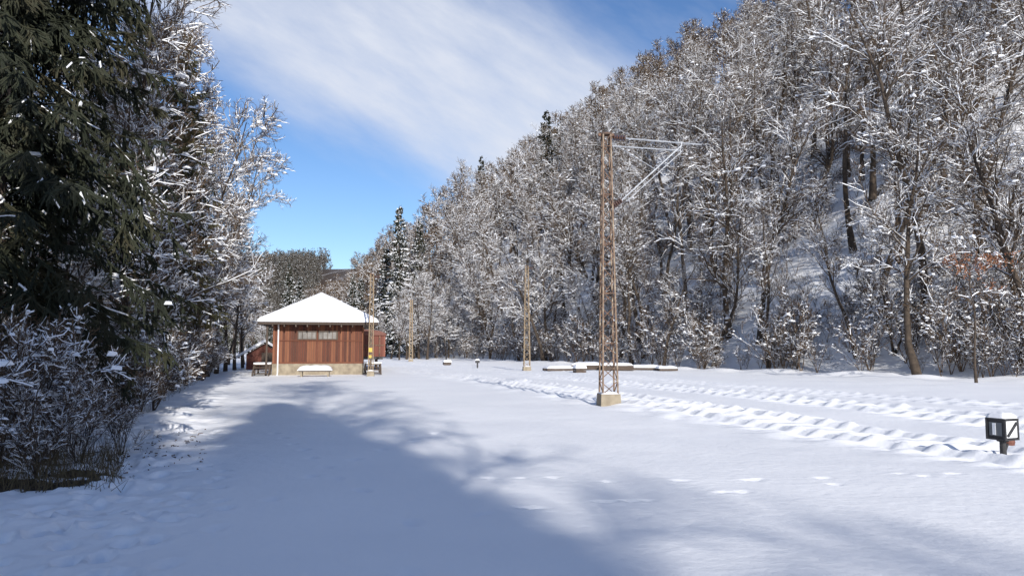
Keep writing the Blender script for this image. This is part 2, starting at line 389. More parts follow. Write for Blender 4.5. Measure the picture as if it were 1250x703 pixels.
DEC=protos([deciduous(11,H=15),deciduous(12,H=16,t0=.38,nl=18),deciduous(13,H=14,t0=.25,nl=20,LL=4.6),deciduous(14,H=15,t0=.33,LL=5.5,spread=.7,up=.35),
            deciduous(15,H=13,t0=.2,nl=22,LL=4.2,spread=1.0,up=.1),deciduous(16,H=16,t0=.45,nl=16,LL=4.8,up=.4)],[M['bark']],[M['twig'],M['tsnow']])
LOW=protos([deciduous(21,H=10,t0=.10,nl=22,LL=4.2,spread=1.05,up=.05,r0=.10,sw=.9,snow=.6),deciduous(22,H=9,t0=.12,nl=13,LL=3.6,spread=.9,up=.1,r0=.08,stems=2,sw=.9,snow=.6)],[M['bark']],[M['twig'],M['tsnow']])
FRO=protos([deciduous(25,H=12,t0=.15,nl=26,LL=3.7,spread=.85,up=.2,r0=.12,sw=.72,snow=.5),deciduous(26,H=12,t0=.2,nl=24,LL=3.4,spread=.8,up=.3,r0=.12,sw=.72,snow=.5)],[M['bark']],[M['twig'],M['tsnow']])
SHR=protos([deciduous(31,H=2.6,t0=.05,nl=7,nb=6,nt=5,nw=3,LL=1.7,spread=.6,up=.3,r0=.022,stems=4,snow=.33,sw=.38,tw=.75),
            deciduous(32,H=2.0,t0=.05,nl=7,nb=6,nt=5,nw=3,LL=1.6,spread=.8,up=.2,r0=.02,stems=4,snow=.42,sw=.42,tw=.75)],[M['bark']],[M['twig'],M['tsnow']])
NEAR=protos([conifer(41,H=25,R=3.7,nb=700,nt=25,nw=4,droop=.85,snow=.09,t0=.08,tw_len=.75,bw=.05,r0=.26,pw=.7,pad=.3)],[M['sbark']],[M['needle'],M['tsnow']])
LAR=protos([conifer(42,H=14,R=2.3,nb=360,nt=15,nw=3,droop=.45,snow=.3,tw_len=.45,bw=.05,t0=.2)],[M['sbark']],[M['needle2'],M['tsnow']])
CON=protos([conifer(43,H=16,R=3.2,nb=330,nt=14,nw=2,droop=.35,snow=.55,tw_len=.6,bw=.10,lod=1),conifer(44,H=15,R=2.8,nb=300,nt=14,nw=2,droop=.4,snow=.3,tw_len=.55,bw=.10,lod=1)],[M['sbark']],[M['needle'],M['tsnow']])
def place(name,proto,x,y,s,label,cat,group=None,rz=None,tilt=0,z=None,parts=('trunk','crown'),sz=None):
    o=bpy.data.objects.new(name,None); C.objects.link(o)
    o.location=(x,y,(gh(x,y) if z is None else z)-.08); o.rotation_euler=(random.uniform(-tilt,tilt),random.uniform(-tilt,tilt),random.uniform(0,6.28) if rz is None else rz)
    o.scale=(s,s,sz or s); tag(o,label,cat,group)
    for n,me in zip(parts,proto):
        c=bpy.data.objects.new(n,me); C.objects.link(c); c.parent=o
    return o
rng=random.Random(5)
pos=[]
def addpos(y0,y1,d0,d1,sp,kind):
    y=y0
    while y<y1:
        d=d0
        while d<d1:
            jx=rng.uniform(-.45,.45)*sp; jy=rng.uniform(-.45,.45)*sp
            Yv=y+jy; Xv=float(xe(Yv))+(d+jx)/.87
            if Yv>5 and -.45<Xv/Yv<.76: pos.append((Xv,Yv,kind,d))
            d+=sp
        y+=sp*1.05
addpos(30,150,1.2,4,3.8,'edge')
addpos(27,150,4.5,26,4.8,'front')
addpos(25,210,27,150,6.2,'back')
addpos(150,320,1.5,30,6.0,'back')
ind=[p for p in pos if p[2]!='back']; back=sorted([p for p in pos if p[2]=='back'],key=lambda p:math.hypot(p[0],p[1]))
ind.sort(key=lambda p:math.hypot(p[0],p[1]))
if len(ind)>215: back=ind[215:]+back; ind=ind[:215]
nb_=[p for p in back if p[2]=='back'][:70]; back=[p for p in back if p not in nb_]; ind+=nb_
for (x,y,k,d) in ind:
    if k=='edge' or (k=='front' and d<10 and rng.random()<.12):
        if rng.random()<.3: place('bare_tree',rng.choice(LOW),x,y,rng.uniform(.6,.95),'low snow laden bare tree at the foot of the right wooded slope','tree','low bare trees along the foot of the right slope',tilt=.14)
        else: place('bare_tree',rng.choice(DEC[:4]),x,y,rng.uniform(.65,1.05),'slender bare tree at the very foot of the right slope','tree','slender bare trees at the foot of the right slope',tilt=.2)
    elif k=='front':
        place('bare_tree',rng.choice(DEC),x,y,rng.uniform(.95,1.35),'tall bare snow dusted tree on the lower part of the right slope','tree','tall bare trees on the lower right slope',tilt=.14)
    else:
        place('bare_tree',rng.choice(DEC),x,y,rng.uniform(.95,1.25),'bare snow dusted tree higher up the right slope','tree','bare trees higher up the right slope',tilt=.06)
def tile(name,bases,tr,mats,label,cat):
    Vs=[];Qs=[];Ms=[];n=0
    for (bi,x,y,z,s,a) in tr:
        V,Q,Mm=bases[bi]; c_,s_=math.cos(a)*s,math.sin(a)*s
        W=np.stack([V[:,0]*c_-V[:,1]*s_+x,V[:,0]*s_+V[:,1]*c_+y,V[:,2]*s+z],1)
        Vs.append(W);Qs.append(Q+n);Ms.append(Mm); n+=len(V)
    me=mk(name,np.vstack(Vs),np.vstack(Qs),np.zeros((0,3),int),np.concatenate(Ms),mats,False)
    o=bpy.data.objects.new(name,me); C.objects.link(o); return tag(o,label,cat,kind='stuff')
def lodbase(tc,off=0):
    t,c=tc; Vt,Qt,Mt=t.arrays(); Vc,Qc,Mc=c.arrays()
    return np.vstack([Vt,Vc]),np.vstack([Qt,Qc+len(Vt)]),np.concatenate([Mt*0,Mc])
LB=[lodbase(deciduous(51,H=15,nl=15,nb=6,nt=6,nw=0,lod=1,snow=.42)),lodbase(deciduous(52,H=14,nl=15,nb=6,nt=6,nw=0,lod=1,t0=.2,snow=.42)),lodbase(deciduous(53,H=16,nl=14,nb=6,nt=6,nw=0,lod=1,LL=5.6,snow=.42))]
tr=[(rng.randrange(3),x,y,gh(x,y)-.1,rng.uniform(.85,1.2),rng.uniform(0,6.28)) for (x,y,k,d) in back]
tile('hillside_wood',LB,tr,[M['twig'],M['tsnow']],'mass of bare snowy trees covering the upper right hillside','wood')
tr=[]
for i in range(4000):
    y=rng.uniform(190,520); x=y*rng.uniform(-.50,.0)
    if x>float(xe(y)): continue
    if base_h(x,y)<2.0: continue
    tr.append((rng.randrange(3),x,y,gh(x,y)-.1,rng.uniform(.6,1.0),rng.uniform(0,6.28)))
LB2=[lodbase(deciduous(54+i,H=12,nl=10,nb=4,nt=3,nw=0,lod=1,sw=.8,snow=.2,tw=2.6)) for i in range(3)]
tile('distant_wood',LB2,tr[:1300],[M['farwood'],M['tsnow']],'grey brown wood on the distant hill behind the shed','wood')
CB=[lodbase(conifer(57,H=15,R=2.6,nb=90,nt=8,nw=0,snow=.12,bw=.22,lod=1,tw_len=.6))]
tr=[]
for i in range(420):
    y=rng.uniform(200,490); x=y*rng.uniform(-.48,-.10)
    if x>float(xe(y))-3: continue
    tr.append((0,x,y,gh(x,y)-.1,rng.uniform(.55,.95),rng.uniform(0,6.28)))
tile('distant_spruce_wood',CB,tr,[M['needle'],M['tsnow']],'dark spruces scattered over the distant hill','wood')
def conifer_top(px,py,Yd,k,label,wid=1.0):
    x=(px-625)/F*Yd; z=gh(x,Yd); zt=P(px,py,Yd)[2]; Hn=(16,15)[k]; s=(zt-z)/Hn
    place('spruce_tree',CON[k],x,Yd,min(s,1.25)*wid,label,'tree',z=z,sz=s)
conifer_top(668,135,140,1,'dark spruce standing above the bare trees on the right skyline',1.35)
conifer_top(684,150,146,1,'narrow spruce just right of the dark skyline spruce')
conifer_top(587,190,165,1,'small lone spruce on the right skyline left of the tallest one')
conifer_top(486,250,128,0,'snowy spruce at the left end of the right slope',1.0)
conifer_top(511,268,140,1,'smaller snowy spruce right of the snowy spruce at the slope end')
conifer_top(471,300,140,0,'short snowy spruce left of the snowy slope end spruce')
conifer_top(430,333,120,1,'slender dark spruce behind the shed roof on the right',.8)
conifer_top(440,338,150,0,'pale spruce beyond the slender one behind the shed')
conifer_top(352,320,130,1,'dark spruce behind the left half of the shed roof',.8)
conifer_top(365,336,150,0,'smaller spruce right of the dark one behind the shed')
for (px,Yd,s) in ((478,112,.6),(497,108,.75),(512,112,.8),(532,118,.9),(462,118,.5),(505,120,.95),(545,110,.8),(488,104,.5),(522,108,.85)):
    x=(px-625)/F*Yd; place('bare_tree',rng.choice(DEC+LOW),x,Yd,s,'small bare tree in front of the spruces at the slope end','tree','small bare trees before the slope end spruces',tilt=.08)
for i in range(34):
    y=rng.uniform(72,190); x=y*rng.uniform(-.40,-.17)
    if x>float(xe(y))-4 : continue
    if x<-.26*y or y>110:
        s=rng.uniform(.3,.42)*(1 if y<110 else 1.2) if x/y>-.34 else rng.uniform(.55,.75)
        place('bare_tree',rng.choice(DEC),x,y,s,'bare snowy tree in the valley behind the brown shed','tree','bare trees in the valley behind the shed',tilt=.05)
LP=[]
y=15
while y<74:
    for d in (1.5,5,9,13.5,18):
        Yv=y+rng.uniform(-1.2,1.2); Xv=float(xl(Yv))-d+rng.uniform(-1.2,1.2)
        if Xv/Yv>-.80: LP.append((Xv,Yv,d))
    y+=4.3
for (x,y,d) in LP:
    px=625+x/y*F
    s=rng.uniform(.75,.95)*(1 if y<55 else .85)
    if px>285: s*=.75
    if d<3 and y<26: place('bare_tree',rng.choice(LOW),x-.4,y,s*.6,'low bare tree at the edge of the shaded left wood','tree','low bare trees at the edge of the left wood',tilt=.1)
    elif d<3: place('bare_tree',rng.choice(LOW),x-1.2,y,s*.8,'low bare tree at the edge of the shaded left wood','tree','low bare trees at the edge of the left wood',tilt=.1)
    else: place('bare_tree',rng.choice(DEC[:5]+LOW),x,y,s,'bare snow dusted tree in the left wood','tree','bare trees in the left wood',tilt=.08)
for i,(px,Yd,top) in enumerate(((160,23,5),(180,25,30),(198,28,90),(212,32,130),(228,35,130),(243,39,170),(254,43,185),(266,47,205),(277,51,235),(288,57,262),(205,37,70),(190,40,45),(150,20,40),(236,48,150),(298,63,285),(222,44,110))):
    x=(px-625)/F*Yd; z=gh(x,Yd); s=(P(px,top,Yd)[2]-z)/12.3
    place('bare_tree',FRO[i%2],x,Yd,min(s,1.0),'tall frosted tree in the left wood between the dark spruce and the shed','tree','tall frosted trees of the left wood',tilt=.05,sz=s)
place('spruce_tree',NEAR[0],-9.5,13.6,1.0,'huge dark foreground spruce with drooping boughs at the left edge','tree',rz=.4)
place('spruce_tree',NEAR[0],-13.6,15.5,.8,'dark spruce behind the huge foreground spruce at the left edge','tree',rz=2.4)
p=P(226,32,29.5); z=gh(p[0],29.5); place('spruce_tree',LAR[0],p[0],29.5,(p[2]-z)/14*.95,'tall olive green spruce rising over the left wood','tree',rz=1,sz=(p[2]-z)/14)
p=P(185,60,34); z=gh(p[0],34); place('spruce_tree',LAR[0],p[0],34,(p[2]-z)/14*.8,'olive green spruce left of the tall one in the left wood','tree',rz=5,sz=(p[2]-z)/14)
# wood behind the viewpoint
EL=math.radians(24.5); AZ=math.radians(-17)
for (tx,ty,h,kd) in [(-1.3,10.8,17,1),(-2.2,11.7,18,0),(-3.0,14.5,17,0),(-4.0,16.2,16,0),(-5.0,18.8,18,0),(-6.3,20.5,18,0),(-7.2,23.5,17,0),(-9.0,27,18,1),(1.2,6.0,15,1),(2.0,5.0,15,1),(.2,6.6,16,1),(-1.9,9.6,16,0),
                  (-3.4,8,17,0),(-5.2,12,19,0),(-7.2,16,18,0),(-9.4,20,17,0),(-6,7,18,0),(-9,12,20,0),(-12,18,18,0),(-9,5,17,0),(-13,10,20,0),(-16,15,19,1),(-3,3,17,0),(-11,23,17,0),(-1.2,5.5,16,0)]:
    L_=h/math.tan(EL); bx_=tx-L_*math.sin(AZ); by_=ty-L_*math.cos(AZ)
    if kd==0: place('spruce_tree',NEAR[0],bx_,by_,h/25*1.15,'spruce of the wood behind the viewpoint','tree','spruces behind the viewpoint',sz=h/25)
    else: place('bare_tree',random.choice(DEC[2:5]),bx_,by_,h/14.5,'bare tree of the wood behind the viewpoint','tree','bare trees behind the viewpoint')
for i in range(60):
    y=8.8+rng.random()**1.3*42; x=float(xl(y))-rng.uniform(-.2,3.2)
    if x/y<-.8: continue
    place('bare_shrub',rng.choice(SHR),x,y,rng.uniform(.6,1.0),'bare twiggy shrub along the foot of the left wood','shrub','bare shrubs along the foot of the left wood',tilt=.2)
for (px,py) in ((20,590),(75,572),(130,555),(0,560)):
    x,y=G(px,py); place('bare_shrub',SHR[0],x,y+.4,rng.uniform(.4,.6),'bare twiggy shrub by the bare earth patch at lower left','shrub','shrubs by the bare earth patch',tilt=.25)
UB=[lodbase(deciduous(61+i,H=3.2+i,t0=.05,nl=6,nb=5,nt=3,nw=0,LL=1.9,spread=.7,up=.35,r0=.026,stems=3,snow=.3,sw=.6,tw=1.2)) for i in range(3)]
tr=[]
for i in range(750):
    y=27+rng.random()**1.2*110; d=rng.uniform(-.4,36)*rng.random(); x=float(xe(y))+d
    if x/y>.78: continue
    tr.append((rng.randrange(3),x,y,gh(x,y)-.05,rng.uniform(.4,1.2),rng.uniform(0,6.28)))
tile('undergrowth',UB,tr,[M['twig'],M['tsnow']],'thin snowy undergrowth between the trunks on the right slope','undergrowth')
def leafy():
    r=np.random.RandomState(77); t,c=deciduous(71,H=7,t0=.4,nl=12,nb=5,nt=4,nw=0,LL=2.8,spread=1.1,up=0,r0=.06,snow=.3)
    lf=QB(); V,_,_=c.arrays(); V=V[(V[:,2]>4.4)&(V[:,2]<6.0)]; k=r.randint(0,len(V),1000); p=V[k]; d=r.normal(size=(1000,3))*.045; lf.cross(p,p+d,.05,.03,0)
    return t.mesh('trunk',[M['bark']],True),c.mesh('crown',[M['twig'],M['tsnow']]),lf.mesh('dry_leaves',[M['leaf']])
x,y=(1188-625)/F*35,35.0
place('young_beech',leafy(),x,y,1.0,'young tree holding orange dry leaves near the right edge','tree',parts=('trunk','crown','dry_leaves'))
L=QB(); r=np.random.RandomState(9); pts=[]
for i in range(240):
    px=r.uniform(20,255); py=552+r.normal()*12+(165-px)*.12; x,y=G(px,py); pts.append((x,y,gh(x,y)+.02))
pts=np.array(pts); d=r.normal(size=(240,3))*[.035,.035,.008]; L.cross(pts,pts+d,.02,.01,0)
tag(L.build('leaf_litter',[M['twig']]),'dark leaf and twig litter on the snow at lower left','litter',kind='stuff')
L=QB(); n=3600; pts=[]
for i in range(n):
    if i<1100:
        px=r.uniform(-20,150); py=r.uniform(545,596); x,y=G(px,py)
    else:
        y=8.6+r.rand()**1.3*34; x=float(xl(y))-r.uniform(-.1,2.6)
    pts.append((x,y,gh(x,y)-.04))
pts=np.array(pts); d=np.stack([r.normal(size=n)*.09,r.normal(size=n)*.09,.10+.3*r.rand(n)],1); L.cross(pts,pts+d,.009,.002,0)
tag(L.build('dry_grass',[mat_noise('dry_grass',[(.08,.06,.03),(.18,.14,.075)],5,.9)]),'dry grass stalks on the bare earth at lower left','grass',kind='stuff')
# ------------------------------------------------------------ shed
SX,SY=-11.75,46.0
SR=math.radians(12)
z0=gh(SX,SY)-.05
sh=thing('goods_shed','brown plank goods shed with snow covered hipped roof on a concrete plinth','shed',(SX,SY,z0),SR)
W=5.3; Dp=8.0; PH=.72; WH=3.15
b=QB(); b.box((0,Dp/2,PH/2-.1),(W+.12,Dp+.12,PH+.2)); b.build('plinth',M['concrete'],sh)
def boards(qb,x0,x1,y,z0_,z1,axis,gaps=()):
    x=x0; rr=random.Random(3)
    while x<x1-.02:
        w=min(.13,x1-x); zz=[(z0_,z1)]
        for (a,b_,c,d) in gaps:
            if x+w>a and x<b_: zz=[(z0_,c),(d,z1)]
        for (za,zb) in zz:
            off=rr.uniform(0,.014)
            if axis=='x': qb.box((x+w/2,y-off,(za+zb)/2),(w-.016,.04,zb-za))
            else: qb.box((y+off,x+w/2,(za+zb)/2),(.04,w-.016,zb-za))
        x+=w
wins=[(-W/2+1.45,-W/2+2.45,2.16,2.70),(-W/2+2.66,-W/2+3.66,2.16,2.70)]
b=QB(); boards(b,-W/2,W/2,-.0,PH+.02,WH,'x',wins); boards(b,0,Dp,W/2,PH+.02,WH,'y'); boards(b,0,Dp,-W/2-.0,PH+.02,WH,'y')
b.build('plank_wall',M['plank'],sh)
b=QB(); b.box((0,Dp/2+.03,PH+(WH-PH)/2),(W-.06,Dp-.04,WH-PH-.02)); b.build('wall_core',M['oldwood'],sh)
for (a,c,d,e) in wins:
    w=QB(); cx=(a+c)/2; ww=c-a+.12; hh=e-d; a=cx-ww/2; c=cx+ww/2
    for (bx_,bz,sx_,sz_) in ((cx,d+.03,ww,.06),(cx,e-.03,ww,.06),(a+.03,(d+e)/2,.06,hh-.12),(c-.03,(d+e)/2,.06,hh-.12)): w.box((bx_,-.040,bz),(sx_,.06,sz_))
    for i in (1,2,3): w.box((a+ww*i/4,-.040,(d+e)/2),(.035,.04,hh-.12))
    wf=w.build('window',M['oldwood'],sh)
    g_=QB(); g_.box((cx,-.024,(d+e)/2),(ww-.12,.01,hh-.12)); g_.build('pane',M['glass'],wf)
b=QB(); b.box((0,-.055,PH+.05),(W+.1,.05,.09)); b.box((0,-.058,2.11),(W+.02,.04,.05)); b.box((-W/2+.02,-.055,1.9),(.11,.06,WH-PH-.2)); b.box((W/2-.02,-.055,1.9),(.11,.06,WH-PH-.2)); b.build('trim_boards',M['plank'],sh)
b=QB(); boards(b,2.5,4.6,W/2+.06,PH+.04,2.75,'y'); dd=b.build('door',M['oldwood'],sh)
b=QB(); b.box((W/2+.12,2.7,1.7),(.04,.06,.25)); b.build('handle',M['rust'],dd)
ov=.86; ex=W/2+ov; ey0=-ov; ey1=Dp+ov; ez=WH+.0; RISE=1.85
def hip(qb,ex,ey0,ey1,z0_,rise,mat=0):
    run=ex; V=[(-ex,ey0,z0_),(ex,ey0,z0_),(ex,ey1,z0_),(-ex,ey1,z0_),(0,ey0+run,z0_+rise),(0,ey1-run,z0_+rise)]
    V+=[(v[0],v[1],v[2]-.14) for v in V[:4]]
    qb.add(V,[[1,2,5,4],[3,0,4,5],[0,6,7,1],[1,7,8,2],[2,8,9,3],[3,9,6,0],[9,8,7,6]],mat,[[0,1,4],[2,3,5]])
b=QB(); hip(b,ex,ey0,ey1,ez+.05,RISE); rf=b.build('roof',M['oldwood'],sh)
def snowroof(ex,ey0,ey1,z0_,rise,th,nx_=46,ny_=60):
    xs_=np.linspace(-ex-.05,ex+.05,nx_); ys_=np.linspace(ey0-.05,ey1+.05,ny_); Xr,Yr=np.meshgrid(xs_,ys_)
    e=np.minimum(np.minimum(ex+.05-np.abs(Xr),Yr-ey0+.05),ey1+.05-Yr)
    Zr=z0_+np.maximum(e-.05,0)/ex*rise+th*np.sqrt(np.clip(e/.16,0,1))+.03*vn(Xr*1.0+3,Yr*1.0)*np.clip(e/.3,0,1)+.02
    I=np.arange(nx_*ny_).reshape(ny_,nx_); q=np.stack([I[:-1,:-1],I[:-1,1:],I[1:,1:],I[1:,:-1]],-1).reshape(-1,4)
    return np.stack([Xr.ravel(),Yr.ravel(),Zr.ravel()],1),q
V,q_=snowroof(ex,ey0,ey1,ez+.05,RISE,.20,90,120); b=QB(); b.add(V,q_); b.build('roof_snow',M['snow'],rf,True)
b=QB(); 
for i in range(9):
    x=-W/2+i*W/8; b.box((x,-.42,ez-.16),(.07,.8,.12))
b.build('rafters',M['oldwood'],sh)
b=QB(); b.tube([(-W/2+.28,-.16,WH-.08),(-W/2+.28,-.16,.2),(-W/2+.28,-.34,.06)],.045,8); b.tube([(-W/2+.28,-.16,WH-.08),(-W/2+.28,-.7,WH-.02)],.04,8); b.build('downpipe',M['white'],sh)
b=QB(); b.tube([(-W/2-.35,-.5,0),(-W/2-.32,-.55,WH-.1)],.06,6); b.tube([(W/2+.45,-.6,0),(W/2+.45,-.6,WH-.1)],.06,6); b.build('roof_posts',M['oldwood'],sh)
for sx_,nm in ((-1,'dark timber steps and landing at the left side of the brown shed'),(1,'dark timber steps and landing at the right side of the brown shed')):
    cx=sx_*(W/2+.62); c_,s_=math.cos(SR),math.sin(SR)
    ly=-.1 if sx_<0 else .2
    st=thing('loading_steps',nm,'steps',(SX+cx*c_-ly*s_,SY+cx*s_+ly*c_,z0),SR)
    b=QB(); b.box((0,1.2,.66),(1.0,2.0,.07)); b.build('landing',M['oldwood'],st)
    b=QB(); b.box((0,1.2,.74),(1.02,2.0,.09)); b.build('landing_snow',M['snow'],st)
    for k in range(3):
        b=QB(); b.box((0,-.6+k*.27,.16+k*.17),(.95,.26,.045)); b.build('tread',M['oldwood'],st)
    b=QB()
    for s2 in (-.46,.46): b.bar((s2,-.75,.05),(s2,.2,.68),.05)
    b.build('stringers',M['oldwood'],st)
    for (lx,ly2) in ((-.45,.3),(.45,.3),(-.45,2.1),(.45,2.1)):
        b=QB(); b.box((lx,ly2,.30),(.09,.09,.64)); b.build('leg',M['oldwood'],st)
y=43.8; x=(386-625)/F*y
pl=thing('timber_bench','low plank bench buried in snow in front of the shed','bench',(x,y,gh(x,y)),.12)
b=QB(); b.box((0,0,.32),(1.8,.5,.06)); b.build('seat',M['oldwood'],pl)
for sx_ in (-.75,.75):
    b=QB(); b.box((sx_,0,.14),(.1,.45,.3)); b.build('leg',M['concrete'],pl)
def snowlump(w,d,h,seed,n=18):
    u=np.linspace(-1,1,n); U,Vv=np.meshgrid(u,u); e=np.clip(1-np.maximum(np.abs(U),np.abs(Vv))**4,0,1)
    Zr=h*np.sqrt(e)*(1+.5*vn(U*2+seed,Vv*2)); I=np.arange(n*n).reshape(n,n); q=np.stack([I[:-1,:-1],I[:-1,1:],I[1:,1:],I[1:,:-1]],-1).reshape(-1,4)
    return np.stack([U.ravel()*w/2,Vv.ravel()*d/2,Zr.ravel()],1),q
V,q_=snowlump(1.95,.62,.26,2); b=QB(); b.add(V+[0,0,.352],q_); b.build('snow_cover',M['snow'],pl,True)
hx,hy=(323-625)/F*60,60.0
hu=thing('small_hut','low red plank hut with snowy gable roof left of the shed','hut',(hx,hy,gh(hx,hy)-.1),.35)
b=QB(); boards(b,-1.3,1.3,-1.5,0,1.3,'x'); boards(b,-1.5,1.5,1.3,0,1.3,'y'); b.box((0,0,.64),(2.55,2.95,1.25)); b.add([(-1.3,-1.5,1.3),(1.3,-1.5,1.3),(0,-1.5,2.1)],None,0,[[0,1,2]]); b.build('plank_wall',M['plank2'],hu)
b=QB(); b.add([(-2.1,-1.9,.92),(0,-1.9,2.2),(0,1.8,2.2),(-2.1,1.8,.92),(2.1,-1.9,.92),(2.1,1.8,.92)],[[0,1,2,3],[1,4,5,2]]); hr_=b.build('roof',M['oldwood'],hu)
b=QB(); b.add([(-2.15,-1.95,.93),(-2.0,-1.95,1.18),(0,-1.95,2.42),(2.0,-1.95,1.18),(2.15,-1.95,.93),(-2.15,1.85,.93),(-2.0,1.85,1.18),(0,1.85,2.42),(2.0,1.85,1.18),(2.15,1.85,.93),(0,-1.95,2.21),(0,1.85,2.21)],[[0,1,6,5],[1,2,7,6],[2,3,8,7],[3,4,9,8],[0,10,2,1],[10,4,3,2]]); b.build('roof_snow',M['snow'],hr_)
b=QB(); b.box((.2,-1.55,.75),(.8,.05,1.3)); b.build('door',M['oldwood'],hu)
wx,wy=(449-625)/F*56.5,56.5
wg=thing('freight_wagon','red brown freight wagon with rounded roof right of the shed','wagon',(wx,wy,gh(wx,wy)),.20)
b=QB(); boards(b,-1.3,1.3,0,1.0,2.6,'x'); boards(b,0,7,1.3,1.0,2.6,'y'); boards(b,0,7,-1.3,1.0,2.6,'y'); b.box((0,3.5,1.8),(2.55,6.9,1.58)); b.build('body',M['plank2'],wg)
an=np.linspace(0,math.pi,12); V=[(1.42*math.cos(a),y_,2.59+.42*math.sin(a)) for y_ in (-.12,7.12) for a in an]; q_=[[i,i+1,i+13,i+12] for i in range(11)]
t_=[]; V+= [(0,-.12,2.59),(0,7.12,2.59)]
for i in range(11): t_.append([24,i+1,i]); t_.append([25,12+i,13+i])
b=QB(); b.add(V,q_,0,t_); b.build('roof',M['redbit'],wg,False)
b=QB(); b.box((0,3.5,.9),(2.3,7.2,.2)); 
for s2 in (-.8,.8): b.tube([(s2,-.15,.95),(s2,-.55,.95)],.07,8); b.lathe((s2,-.6,.95),[(0,0),(.2,0),(.2,.05),(0,.05)],12)
b.build('underframe',M['black'],wg)
for yy_ in (1.4,5.6):
    for s2 in (-.74,.74):
        b=QB(); b.tube([(s2-.06,yy_,.46),(s2+.06,yy_,.46)],.46,18); b.build('wheel',M['rust'],wg)
b=QB(); b.box((0,-.03,1.85),(2.5,.05,.08)); b.box((.9,-.03,1.8),(.08,.06,1.5)); b.box((-.9,-.03,1.8),(.08,.06,1.5)); b.build('end_braces',M['rust'],wg)
# ------------------------------------------------------------ masts
def mast(px,Yd,top_py,label,w0=.62,w1=.26,arms='right',scale=1.,sign=False,legm='paleleg'):
    x=(px-625)/F*Yd; zb=gh(x,Yd); H=P(px,top_py,Yd)[2]-zb
    r=thing('catenary_mast',label,'mast',(x,Yd,zb),0.12)
    zf=.30; fw=w0/2+.06
    b=QB(); f0=fw+.03
    b.add([(-f0,-f0,-.3),(f0,-f0,-.3),(f0,f0,-.3),(-f0,f0,-.3),(-fw,-fw,zf),(fw,-fw,zf),(fw,fw,zf),(-fw,fw,zf)],[[0,1,5,4],[1,2,6,5],[2,3,7,6],[3,0,4,7],[4,5,6,7]])
    b.build('foundation',M['concrete'],r)
    V,q_=snowlump(fw*2-.02,fw*2-.02,.06,px*.1,10); b=QB(); b.add(V+[0,0,zf+.002],q_); b.build('snow_cap',M['snow'],r,True)
    def cor(z,i,j):
        w=(w0+(w1-w0)*(z-zf)/(H-zf))/2; return (i*w,j*w,z)
    lt=.025*scale
    for i,j in ((-1,-1),(1,-1),(1,1),(-1,1)):
        b=QB(); a=np.array(cor(zf-.1,i,j)); c=np.array(cor(H,i,j))
        b.bar(a,c,lt*1.2,4); b.build('leg',M[legm],r)
    br=QB(); n=int(H/.36)
    zz=[zf+(H-zf)*k/n for k in range(n+1)]
    cs=[(-1,-1),(1,-1),(1,1),(-1,1)]
    for k in range(n):
        for f_ in range(4):
            a=cs[f_]; c=cs[(f_+1)%4]
            if (k+f_)%2: a,c=c,a
            br.bar(cor(zz[k],*a),cor(zz[k+1],*c),lt*.62,4)
        if k%4==0:
            for f_ in range(4): br.bar(cor(zz[k],*cs[f_]),cor(zz[k],*cs[(f_+1)%4]),lt*.7,4)
    br.build('lattice',M['rust'] if legm=='paleleg' else M['rust2'],r)
    b=QB(); b.box((0,0,H+.02),(w1+.06,w1+.06,.05)); b.build('head_plate',M['rust'],r)
    def insul(p,q_):
        p=np.array(p,float); q_=np.array(q_,float); I=QB(); n=5
        I.bar(p,q_,.035,6)
        for k in range(n):
            c=p+(q_-p)*(k+.5)/n; d=(q_-p)/n*.28; I.tube([c-d,c+d],.085,10)
        I.build('insulator',M['insul'],r)
    if arms=='big':
        hz=H-.10
        b=QB(); b.bar((.1,0,hz+.02),(.24,0,hz+.02),.03); b.box((.0,0,hz+.1),(.46,.08,.08)); b.build('bracket',M['rust'],r)
        insul((.20,0,hz+.03),(.58,0,hz+.02))
        b=QB(); b.bar((.54,0,hz+.02),(2.85,-.1,hz-.12),.022,6); b.build('arm',M['galv'],r)
        b=QB(); b.bar((.18,0,hz-.22),(2.2,-.1,hz-.32),.02,6); b.build('arm',M['galv'],r)
        zl=P(px,250,Yd)[2]-zb
        b=QB(); b.bar((.13,0,zl-.05),(.25,0,zl),.03); b.build('bracket',M['rust'],r)
        insul((.14,0,zl-.06),(.44,0,zl+.14))
        b=QB(); b.bar((.42,0,zl+.12),(2.25,-.1,hz-.16),.023,6); b.build('brace',M['galv'],r)
        b=QB(); b.bar((.62,-.03,zl+.14),(2.25,-.13,hz-.34),.014,6); b.bar((2.2,-.1,hz-.36),(2.25,-.1,hz-.05),.014,6); b.build('tie_rod',M['galv'],r)
        b=QB(); b.bar((.2,.1,hz-.1),(1.7,.25,hz-.9),.012,5); b.build('tie_rod',M['galv'],r)
    else:
        s=-1 if arms=='left' else 1
        insul((s*.12,0,H-.15),(s*.45,0,H-.13))
        if arms=='left':
            b=QB(); b.bar((s*.45,0,H-.13),(s*2.0,0,H-.05),.025,6); b.build('arm',M['galv'],r)
    if sign:
        b=QB(); b.box((-.02,-w0/2-.03,1.5),(.20,.03,.24)); b.build('plate',M['yellow'],r)
        b=QB(); b.box((-.03,-w0/2-.06,1.12),(.15,.12,.16)); b.build('box',M['yellow'],r)
    return r
mast(742,21.6,165,'tall rusty lattice catenary mast with long arms in the middle of the yard',.43,.22,arms='big')
mast(643,56,325,'pale lattice mast between the near rusty mast and the far one',.44,.22,arms='right',scale=1.1,legm='rust2')
mast(502,90,366,'farthest lattice mast at the left end of the slope',.40,.24,arms='left',scale=2.2,legm='rust2')
mast(453.5,43.5,335,'slim lattice mast with yellow plates beside the brown shed',.26,.18,arms='right',scale=.9,legm='rust2',sign=True)
